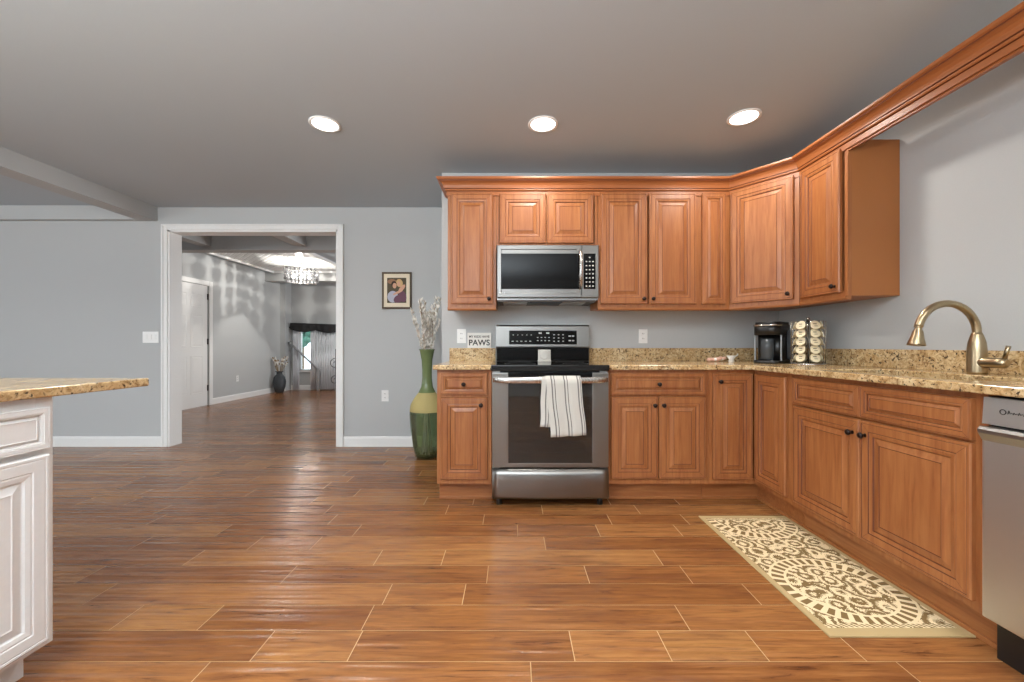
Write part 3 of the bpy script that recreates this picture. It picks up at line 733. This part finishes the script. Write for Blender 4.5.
path[0] = Vector((-.480, YK-.003)); path[1] = Vector((-.480, YU-.002)); path[2] = Vector((P1.x-.001, YU-.002)); path[3] = Vector((1.893, 2.629)); path[4] = Vector((1.893, -.9))
# travelling +? left side first: outward normals must point away from the wall
mt = ['crown']*len(prof)
for j in (2, 5, 11): mt[j] = 'glaze'
sweep(mb, [Vector((p.x, p.y)) for p in path], prof, UZ1, mt)
cr = mb.build('crown_moulding'); tag(cr, 'stained wood crown moulding along the tops of the wall cabinets', 'crown moulding')
vb = MB().box((1.897, -.9, UZ1-.063), (1.915, YE-.002, UZ1+.06), 'crown').build('valance_board', cr)

# ================================================================== RANGE
RX = .245; YR = 2.590
r = thing('range', 'stainless steel electric range with black glass top', 'range', (RX, YR, 0))
hw = .372; RD = YK-.008-YR
mb = MB()
mb.box((-hw, 0, .045), (hw, RD-.02, .06), 'gasket'); mb.box((-hw, 0, .06), (-hw+.05, RD-.02, .872), 'steelv'); mb.box((hw-.05, 0, .06), (hw, RD-.02, .872), 'steelv')
mb.box((-hw+.05, .52, .06), (hw-.05, RD-.02, .872), 'gasket'); mb.box((-hw+.05, 0, .06), (hw-.05, .52, .27), 'gasket'); mb.box((-hw+.05, 0, .835), (hw-.05, .52, .872), 'gasket')
mb.build('body', r)
mb = MB()
a, b, zt, zb, yb = -.30, .30, .82, .285, .50
def quad(p, m): mb.face([mb.bm.verts.new(c) for c in p], m)
quad(((a, .01, zb), (b, .01, zb), (b, yb, zb), (a, yb, zb)), 'ovenin'); quad(((a, .01, zt), (b, .01, zt), (b, yb, zt), (a, yb, zt)), 'ovenin')
quad(((a, .01, zb), (a, yb, zb), (a, yb, zt), (a, .01, zt)), 'ovenin'); quad(((b, .01, zb), (b, yb, zb), (b, yb, zt), (b, .01, zt)), 'ovenin'); quad(((a, yb, zb), (b, yb, zb), (b, yb, zt), (a, yb, zt)), 'ovenin')
mb.build('oven_cavity', r)
for z in (.42, .52, .62):
    mb = MB(); mb.tube([(-.28, .05, z), (.28, .05, z), (.28, .47, z), (-.28, .47, z)], .004, 'rack', 6, closed=True)
    for k in range(13): mb.tube([(-.24+.04*k, .05, z), (-.24+.04*k, .47, z)], .002, 'rack', 5)
    mb.build('oven_rack', r)
# door with window
mb = MB(); wx, wz0_, wz1_ = .268, .285, .795
mb.box((-hw, -.035, .258), (-wx, -.002, .862), 'steel', .004); mb.box((wx, -.035, .258), (hw, -.002, .862), 'steel', .004); mb.box((-wx-.002, -.034, .258), (wx+.002, -.002, wz0_), 'steel', .002)
dr = mb.build('oven_door', r)
MB().box((-wx-.001, -.033, wz0_), (wx+.001, -.028, .796), 'tint').box((-wx-.001, -.034, .797), (wx+.001, -.006, .862), 'blackgl').build('window', dr, 'dark tinted oven window')
mb = MB(); n = 20; rings = []
for k in range(n+1):
    u = -1+2*k/n; x = .366*u; y = -.084+.046*abs(u)**6; hh = .020*(1-.25*abs(u)**8); d_ = .011
    rings.append([mb.bm.verts.new((x, y+d_*math.cos(t)*(1 if math.cos(t) > 0 else .8), .818+hh*math.copysign(abs(math.sin(t))**.6, math.sin(t)))) for t in [2*math.pi*q/16 for q in range(16)]])
for k in range(n):
    for q in range(16): mb.face([rings[k][q], rings[k][(q+1) % 16], rings[k+1][(q+1) % 16], rings[k+1][q]], 'chrome', True)
mb.face(rings[0], 'chrome'); mb.face(rings[-1], 'chrome')
for sx in (-1, 1): mb.box((sx*.355-.010, -.045, .802), (sx*.355+.010, -.03, .834), 'chrome', .003)
mb.build('handle', dr, 'long bowed steel handle')
mb = MB(); n = 16; A = []
for z, y in ((.056, -.030), (.075, -.044), (.21, -.040), (.246, -.03)): A.append([mb.bm.verts.new((-hw+2*hw*i/n, y-.010*math.sin(math.pi*i/n), z)) for i in range(n+1)])
for q in range(3):
    for i in range(n): mb.face([A[q][i], A[q][i+1], A[q+1][i+1], A[q+1][i]], 'steel', True)
for q in range(3):
    for e in (0, n):
        va = A[q][e].co; vb_ = A[q+1][e].co
        mb.face([A[q][e], A[q+1][e], mb.bm.verts.new((va.x, -.001, vb_.z)), mb.bm.verts.new((va.x, -.001, va.z))], 'steel')
mb.face([A[3][i] for i in range(n+1)]+[mb.bm.verts.new((hw, -.001, .246)), mb.bm.verts.new((-hw, -.001, .246))], 'steel')
mb.face([A[0][i] for i in range(n, -1, -1)]+[mb.bm.verts.new((-hw, -.001, .056)), mb.bm.verts.new((hw, -.001, .056))], 'steel')
mb.build('storage_drawer', r)
ck = MB().box((-.380, -.03, .874), (.380, RD-.09, .912), 'cook', .006).build('cooktop', r, 'black ceramic glass cooktop')
for (bx, by, br) in ((-.19, .15, .105), (.19, .15, .085), (-.19, .42, .08), (.19, .42, .105)):
    MB().lathe([(br-.004, .9122), (br, .9126), (br+.004, .9122)], (bx, by, 0), m='slot', seg=40, cap=False).build('burner_ring', ck)
bgd = MB().prism([(RD-.085, 1.028), (RD-.075, 1.188), (RD-.06, 1.20), (RD-.004, 1.20), (RD-.004, .90), (RD-.075, .90), (RD-.075, 1.0), (RD-.085, 1.028)][:-1], -hw, hw, 'steel', 'x').build('backguard', r)
MB().box((-hw+.004, RD-.09, .914), (hw-.004, RD-.074, 1.015), 'blackgl', .003).build('glass_riser', bgd, 'black glass strip')
pn = MB().prism([(RD-.087, 1.045), (RD-.0795, 1.155), (RD-.075, 1.155), (RD-.08, 1.045)], -.268, .272, 'blackgl', 'x').build('control_panel', r, 'black glass control panel')
def key(x, z, w_, h_):
    y = RD-.087+(z-1.045)*.068-.0008; MB().box((x-w_, y-.0004, z-h_), (x+w_, y+.0012, z+h_), 'key').build('key_marking', pn)
for kx in range(3):
    for kz in range(3): key(.09+.036*kx, 1.07+.026*kz, .006, .0035)
for kx in range(2):
    for kz in range(2): key(.215+.026*kx, 1.075+.036*kz, .009, .005)
for kx in range(4): key(-.04+.03*kx, 1.075, .006, .0035); key(-.04+.03*kx, 1.10, .006, .003)
for kx in range(5): key(-.24+.035*kx, 1.07, .008, .003); key(-.235+.036*kx, 1.12, .005, .002)
for kx in range(2): key(-.02+.06*kx, 1.135, .012, .006)
for fx in (-.33, .33):
    MB().lathe([(.018, 0), (.018, .03), (.012, .046)], (fx, .03, 0), m='black', seg=14).build('foot', r)
# plaque at back of cooktop
o = MB().box((-.048, -.006, 0), (.048, .006, .092), 'plaque', .004).box((-.05, -.02, 0), (.05, .01, .014), 'plaque', .003).lathe([(.036, 0), (.036, .002), (.030, .0035), (.024, .002), (.004, .003)], (0, -.006, .052), (0, -1, 0), 'plaque', 28).build('square_plaque', loc=(.245, 3.03, .9128))
tag(o, 'small square silver plaque standing at the back of the cooktop', 'plaque')
# towel draped over the oven handle
mb = MB(); uvl = mb.bm.loops.layers.uv.new('UVMap'); hy = YR-.084; hz = .822
def sheet(xa, xb, za, zb_, skew, yo, front_len, back_len, rad):
    rows = []; path = []
    for k in range(7): path.append((rad, hz-back_len+back_len*k/6))
    for k in range(1, 8): a = math.pi*k/8; path.append((rad*math.cos(a), hz+rad*math.sin(a)))
    for k in range(13): path.append((-rad-.004*k/12-yo, hz-front_len*k/12))
    n = 26
    for j, (py, pz) in enumerate(path):
        row = []; fr = max(0, (j-13)/12)
        for i in range(n+1):
            u = i/n; wob = .005*math.sin(u*15+1)*min(1, fr*1.5)
            x = xa+(xb-xa)*u + skew*fr + .004*math.sin(j*.6)*fr
            row.append(mb.bm.verts.new((x, hy+py+wob-(.002 if py < 0 else 0), pz + (.012*(u-.5)*fr if front_len > .33 else .0))))
        rows.append(row)
    for j in range(len(rows)-1):
        for i in range(n):
            f = mb.face([rows[j][i], rows[j][i+1], rows[j+1][i+1], rows[j+1][i]], 'towel', True)
            for lp, (ii, jj) in zip(f.loops, ((i, j), (i+1, j), (i+1, j+1), (i, j+1))): lp[uvl].uv = (ii/n, jj/len(rows))
sheet(.186, .38, 0, 0, -.012, 0, .290, .22, .019)
sheet(.207, .425, 0, 0, .030, .006, .346, .20, .0245)
o = mb.build('dish_towel'); md = o.modifiers.new('thickness', 'SOLIDIFY'); md.thickness = .003; md.offset = 0
tag(o, 'cream striped dish towel folded over the oven door handle', 'towel')

# ================================================================== MICROWAVE
m = thing('microwave', 'stainless over the range microwave with black glass door', 'microwave', (.264, 2.94, 1.36))
hw = .374; H = .415
MB().box((-hw, .03, .012), (hw, YK-.004-2.94, H-.001), 'steelv', .003).build('body', m)
dr = MB().rects(-hw, .03, .247, H, [(0, .028), (0, .004), (.004, 0), (.03, 0), (.034, .004)], ['steel']*4, 'steel').build('door', m)
MB().box((-.345, -.0035, .092), (.232, .004, .352), 'blackgl', .002).build('window', dr, 'black glass window')
MB().tube([(.235, -.004, .095), (.236, -.035, .11), (.236, -.046, .23), (.236, -.035, .355), (.235, -.004, .37)], [.009, .013, .0135, .013, .009], 'chrome', 14).build('handle', dr, 'curved vertical steel handle')
cp = MB().rects(.249, .03, hw, H, [(0, .028), (0, .004), (.004, 0)], ['steel']*2, 'steel').build('control_panel', m)
MB().box((.262, -.0035, .092), (.350, .004, .352), 'blackgl', .002).build('keypad', cp, 'black keypad')
for kz in range(8):
    for kx in range(3):
        if kz == 7 and kx != 1: continue
        MB().box((.277+.024*kx, -.0045, .108+.030*kz), (.288+.024*kx, -.003, .117+.030*kz), 'key').build('key_marking', cp)
MB().lathe([(.0, .0), (.008, .0), (.008, .0012), (0, .0015)], (-.348, 0, .062), (0, -1, 0), 'plate', 20, cap=False).box((-.334, -.001, .056), (-.332, 0, .068), 'key').box((-.334, -.001, .056), (-.327, 0, .058), 'key').box((-.323, -.001, .056), (-.321, 0, .068), 'key').box((-.323, -.001, .056), (-.315, 0, .058), 'key').box((-.323, -.001, .066), (-.315, 0, .068), 'key').box((-.317, -.001, .056), (-.315, 0, .063), 'key').build('badge', m, 'round emblem with two small letters')
MB().box((-hw+.01, .012, 0), (hw-.02, YK-.02-2.94, .0118), 'ovenin').build('underside', m, 'dark vented underside')
for x in (-.24, .20): MB().box((x-.09, .05, -.004), (x+.09, .27, .0), 'rack', .001).build('grease_filter', m)
MB().box((-.13, .025, -.006), (.11, .045, .0), 'black').build('vent_slot', m)

# ================================================================== SMALL THINGS ON COUNTERS
def text(name, body, size, loc, parent, mat, width=None):
    cu = bpy.data.curves.new(name, 'FONT'); cu.body = body; cu.size = size; cu.align_x = 'CENTER'; cu.align_y = 'CENTER'; cu.extrude = .0004; cu.offset = size*.022
    ob = bpy.data.objects.new('tmp', cu); col.objects.link(ob)
    bpy.context.view_layer.update(); dg = bpy.context.evaluated_depsgraph_get()
    me = bpy.data.meshes.new_from_object(ob.evaluated_get(dg)); bpy.data.objects.remove(ob)
    k = 1.0
    if width:
        xs_ = [v.co.x for v in me.vertices]; k = width/(max(xs_)-min(xs_))
    me.transform(Matrix.Scale(k, 4)); me.transform(Matrix.Rotation(R(90), 4, 'X'))
    me.materials.clear(); me.materials.append(M[mat])
    o = bpy.data.objects.new(name, me); o.parent = parent; o.location = loc; col.objects.link(o); return o
s = thing('sign', 'small white sign lettered MY KIDS HAVE PAWS on the backsplash', 'sign', (-.267, YK-.012, SB+.0005))
MB().box((-.096, -.008, 0), (.096, .008, .124), 'signw', .001).build('board', s)
text('small_lettering', 'MY KIDS HAVE', .02, (0, -.0086, .092), s, 'signt', .166)
text('large_lettering', 'PAWS', .05, (0, -.0086, .042), s, 'signt', .170)
# coffee maker
c = thing('coffee_maker', 'black single serve coffee maker with silver trim on the corner counter', 'coffee maker', (1.865, 2.87, CT), R(-52))
def rrect(w, d, rad, n=6, y0=0):
    P = []
    for (cx, cy, a0) in ((w/2-rad, d/2-rad, 0), (-w/2+rad, d/2-rad, 90), (-w/2+rad, -d/2+rad, 180), (w/2-rad, -d/2+rad, 270)):
        for k in range(n+1): a = R(a0+90*k/n); P.append((cx+rad*math.cos(a), y0+cy+rad*math.sin(a)))
    return P
MB().prism(rrect(.17, .27, .05), 0, .022, 'black', 'z', True).build('base', c)
MB().prism(rrect(.17, .19, .045, y0=.04), .0225, .20, 'black', 'z', True).build('column', c)
MB().prism(rrect(.17, .27, .06), .2005, .275, 'black', 'z', True).build('brew_head', c)
MB().prism(rrect(.160, .255, .06), .2755, .292, 'black', 'z', True).build('lid', c)
mb = MB(); P = rrect(.174, .274, .062); mb.tube([(x, y, .268) for x, y in P if y < .06], .006, 'chrome', 8); mb.build('trim_band', c, 'silver band')
for sx in (-1, 1): MB().box((sx*.082-.003, -.078, .022), (sx*.082+.003, -.060, .2), 'steelv', .001).build('silver_strip', c, 'silver upright strip')
MB().lathe([(.034, .0), (.040, .012), (.042, .09), (.042, .15)], (0, -.085, .024), m='dvase', seg=24).build('glass_cup', c, 'smoky clear cup')
MB().box((.085, .02, .03), (.125, .12, .235), 'dvase', .008).build('water_tank', c, 'smoked water tank')
# pod carousel
px_, py_ = 1.962, 2.65
c = thing('pod_carousel', 'chrome wire coffee pod carousel beside the coffee maker', 'pod carousel', (px_, py_, CT))
MB().lathe([(.0, .0), (.112, .0), (.114, .006), (.105, .012), (0, .014)], m='chrome', seg=36, cap=False).build('base', c)
MB().lathe([(.004, .012), (.004, .296)], m='wire', seg=10).build('pole', c)
MB().ball((0, 0, .303), .011, 'wire').build('finial', c)
mb = MB()
NC = 6; a0 = math.atan2(-py_, -px_)-R(1)
for k in range(NC):
    for da in (-.40, .40):
        a = a0+R(60)*(k+.5)+da; mb.tube([(.098*math.cos(a), .098*math.sin(a), .012), (.100*math.cos(a), .100*math.sin(a), .285), (.03*math.cos(a), .03*math.sin(a), .289), (0, 0, .288)], .0018, 'wire', 5)
mb.build('wire_cage', c)
cols = ['front right column', 'far right column', 'back right column', 'back left column', 'far left column', 'front left column']
tiers = ['bottom tier', 'second tier from the bottom', 'middle tier', 'second tier from the top', 'top tier']
mb = MB()
mb.lathe([(.015, -.036), (.022, -.006), (.027, 0)], m='podcup', seg=18)
mb.lathe([(.031, 0), (.031, .002), (.0275, .0038)], m='pod', seg=20); pod_me = None
q = random.Random(5)
for k in range(NC):
    for t in range(5):
        a = a0+R(60)*(k+.5); z = CT+.043+.053*t; d3 = Vector((math.cos(a), math.sin(a), .42)).normalized()
        if pod_me is None:
            mb.box((-.012, .004, .0032), (.009, .010, .0040), 'podprint').box((-.008, -.010, .0032), (.012, -.006, .0040), 'podprint').ball((.002, -.001, .0032), .006, 'podprint', 1, (1, .6, .12))
            o = mb.build('coffee_pod'); pod_me = o.data
        else:
            o = bpy.data.objects.new('coffee_pod', pod_me); col.objects.link(o)
        o.rotation_euler = d3.to_track_quat('Z', 'Y').to_euler(); o.location = (px_+.080*d3.x, py_+.080*d3.y, z+.004)
        tag(o, 'cream foil coffee pod in the carousel, %s, %s' % (cols[k], tiers[t]), 'coffee pod', 'coffee pods in the carousel')
# little things in front of the backsplash
mb = MB(); q = random.Random(8)
for k in range(9): mb.ball((-.055+.014*k+.004*q.random(), .012*(q.random()-.5), .014+.016*q.random()), .015+.006*q.random(), 'pink' if q.random() < .7 else 'seed', 2, (1, .8, .8))
tag(mb.build('pink_trinket', loc=(1.585, 3.10, CT)), 'low pinkish lumpy trinket on the counter near the corner backsplash', 'trinket')
mb = MB(); mb.lathe([(.018, 0), (.022, .004), (.016, .016), (.03, .04), (.034, .048), (.028, .046), (.012, .018)], m='seed', seg=20); mb.tube([(.028, 0, .04), (.045, 0, .05), (.05, 0, .062)], .005, 'seed', 8)
tag(mb.build('white_dish', loc=(1.70, 3.10, CT)), 'tiny white footed dish beside the pinkish trinket', 'dish')

# ================================================================== RUG
mb = MB(); mb.box((-.260, -.50, 0), (.260, .50, .007), 'rug', .002)
o = mb.build('rug', loc=(1.388, 1.92, .0005)); tag(o, 'beige runner rug with brown scroll pattern before the sink cabinet', 'rug')

# ================================================================== TALL VASE, PICTURE
vx, vy = -.79, 3.72
pr = [(.085, 0), (.105, .01), (.125, .09), (.150, .26), (.160, .40), (.157, .43), (.150, .485), (.118, .545), (.078, .60), (.054, .65), (.045, .72), (.044, .80), (.050, .90), (.066, .985), (.075, 1.0), (.068, 1.0), (.058, .97)]
mts = ['vgreen']*5+['vsand']*3+['vneck']*8
o = MB().lathe(pr, m='vgreen', seg=40, mats=mts, cap=False).lathe([(0, .004), (.085, .0)], m='vgreen', seg=40, cap=False).build('floor_vase', loc=(vx, vy, .001))
tag(o, 'tall green glass floor vase with sandy shoulder band', 'vase')
mb = MB(); q = random.Random(4)
for k in range(20):
    a = q.random()*6.28; sp = .02+.13*q.random(); h = 1.24+.25*q.random()
    p = [(.05*math.cos(a+2), .05*math.sin(a+2), .03), (.02*math.cos(a), .02*math.sin(a), .75), (.045*math.cos(a), .045*math.sin(a), 1.0), (sp*.6*math.cos(a), sp*.6*math.sin(a), 1.0+(h-1)*.5), (sp*math.cos(a), sp*math.sin(a), h)]
    mb.tube(p, .0028, 'stem' if k % 4 else 'stembrown', 5)
    for j in range(40):
        f = j/40; A, B = (Vector(p[2]), Vector(p[3])) if f < .4 else (Vector(p[3]), Vector(p[4])); ff = f/.4 if f < .4 else (f-.4)/.6
        c_ = A.lerp(B, ff); dd_ = Vector((q.random()-.5, q.random()-.5, .7)).normalized()*(.03+.024*q.random()); side = dd_.cross(Vector((q.random()-.5, q.random()-.5, 0))).normalized()*.010
        vs_ = [mb.bm.verts.new(c_), mb.bm.verts.new(c_+dd_*.5+side), mb.bm.verts.new(c_+dd_), mb.bm.verts.new(c_+dd_*.5-side)]
        mb.face(vs_, 'seed' if q.random() < .75 else 'stem')
tag(mb.build('dried_branches', loc=(vx, vy, .001)), 'pale dried leafy branches standing in the tall green vase', 'branches')
p = thing('picture_frame', 'bronze framed photograph of a couple on the grey wall', 'picture', (-1.178, YD, 1.598))
MB().rects(-.150, -.187, .150, .187, [(0, 0), (0, -.018), (.006, -.022), (.014, -.020), (.018, -.012)], ['frame']*4, 'mat_').build('frame', p)
pic = MB().box((-.098, -.0128, -.128), (.098, -.0122, .128), 'backd').build('photograph', p, 'printed photograph of two people embracing')
mb = MB()
def blob(cx, cz, rx, rz_, m, y, rot_=0, n=20): mb.face([mb.bm.verts.new((cx+rx*math.cos(2*math.pi*i/n)*math.cos(rot_)-rz_*math.sin(2*math.pi*i/n)*math.sin(rot_), y, cz+rx*math.cos(2*math.pi*i/n)*math.sin(rot_)+rz_*math.sin(2*math.pi*i/n)*math.cos(rot_))) for i in range(n)], m)
blob(-.05, .09, .045, .025, 'backd2', -.0129); blob(.06, -.06, .038, .06, 'dress', -.0132, .3); blob(-.04, -.065, .055, .060, 'shirt', -.0131)
blob(.02, -.085, .055, .038, 'dress', -.0133, .5); blob(-.028, .062, .028, .034, 'hairb', -.0132); blob(-.022, .048, .02, .028, 'skin', -.0133); blob(.028, .075, .034, .042, 'hairl', -.0132, .3); blob(.022, .066, .018, .026, 'skin', -.0134)
blob(.052, .02, .02, .05, 'skin', -.0133, -.7); blob(.012, -.02, .058, .012, 'skin', -.0135, .45)
mb.build('figures', pic)

# ================================================================== ISLAND
IX, IY1 = -1.455, 1.267
c = thing('island_cabinet', 'white painted island cabinet with drawer over paneled door', 'cabinet', (IX, IY1, 0), R(90))
# local x -> world +y ; local -y -> world +x ; cabinet spans local x from -L to 0
L = 1.5; D = .95; toe = .105
MB().box((-L, .02, toe), (0, D, TOP), 'cabwhite').build('carcass', c)
mb = MB()
for x in (-L, -.95, -.49, -.045): mb.box((x, 0, toe), (x+.045, .0199, TOP), 'cabwhite')
mb.box((-L, .0005, toe), (0, .0198, toe+.035), 'cabwhite'); mb.box((-L, .0005, TOP-.035), (0, .0198, TOP), 'cabwhite'); mb.box((-L, .0005, .695), (0, .0198, .725), 'cabwhite'); mb.build('face_frame', c)
for (xa, wd_) in ((-.472, .450), (-.935, .450), (-1.40, .455)):
    panel_front('drawer', c, xa, .72, wd_, .128, k=.4, col_=('cabwhite', 'cabwhite')); panel_front('door', c, xa, .125, wd_, .578, k=1.1, col_=('cabwhite', 'cabwhite'))
MB().box((-L, .078, 0), (-.012, D-.05, toe), 'cabwhite').build('toe_kick', c)
loc = (-1.9, .6, TOP+.001)
o = slab('countertop', [-2.72, -1.43], [-.35, 1.578], lambda i, j: True, TOP+.001, CT, '', loc)
tag(o, 'gold granite island top overhanging the white cabinet', 'countertop')
o = MB().box((-.02, 0, -.006), (.02, .25, 0), 'plate', .001).box((-.02, 0, -.09), (.02, .006, -.006), 'plate', .001).build('support_bracket', loc=(-1.60, IY1+.002, TOP-.0005))
tag(o, 'small white bracket under the overhanging island top', 'bracket')
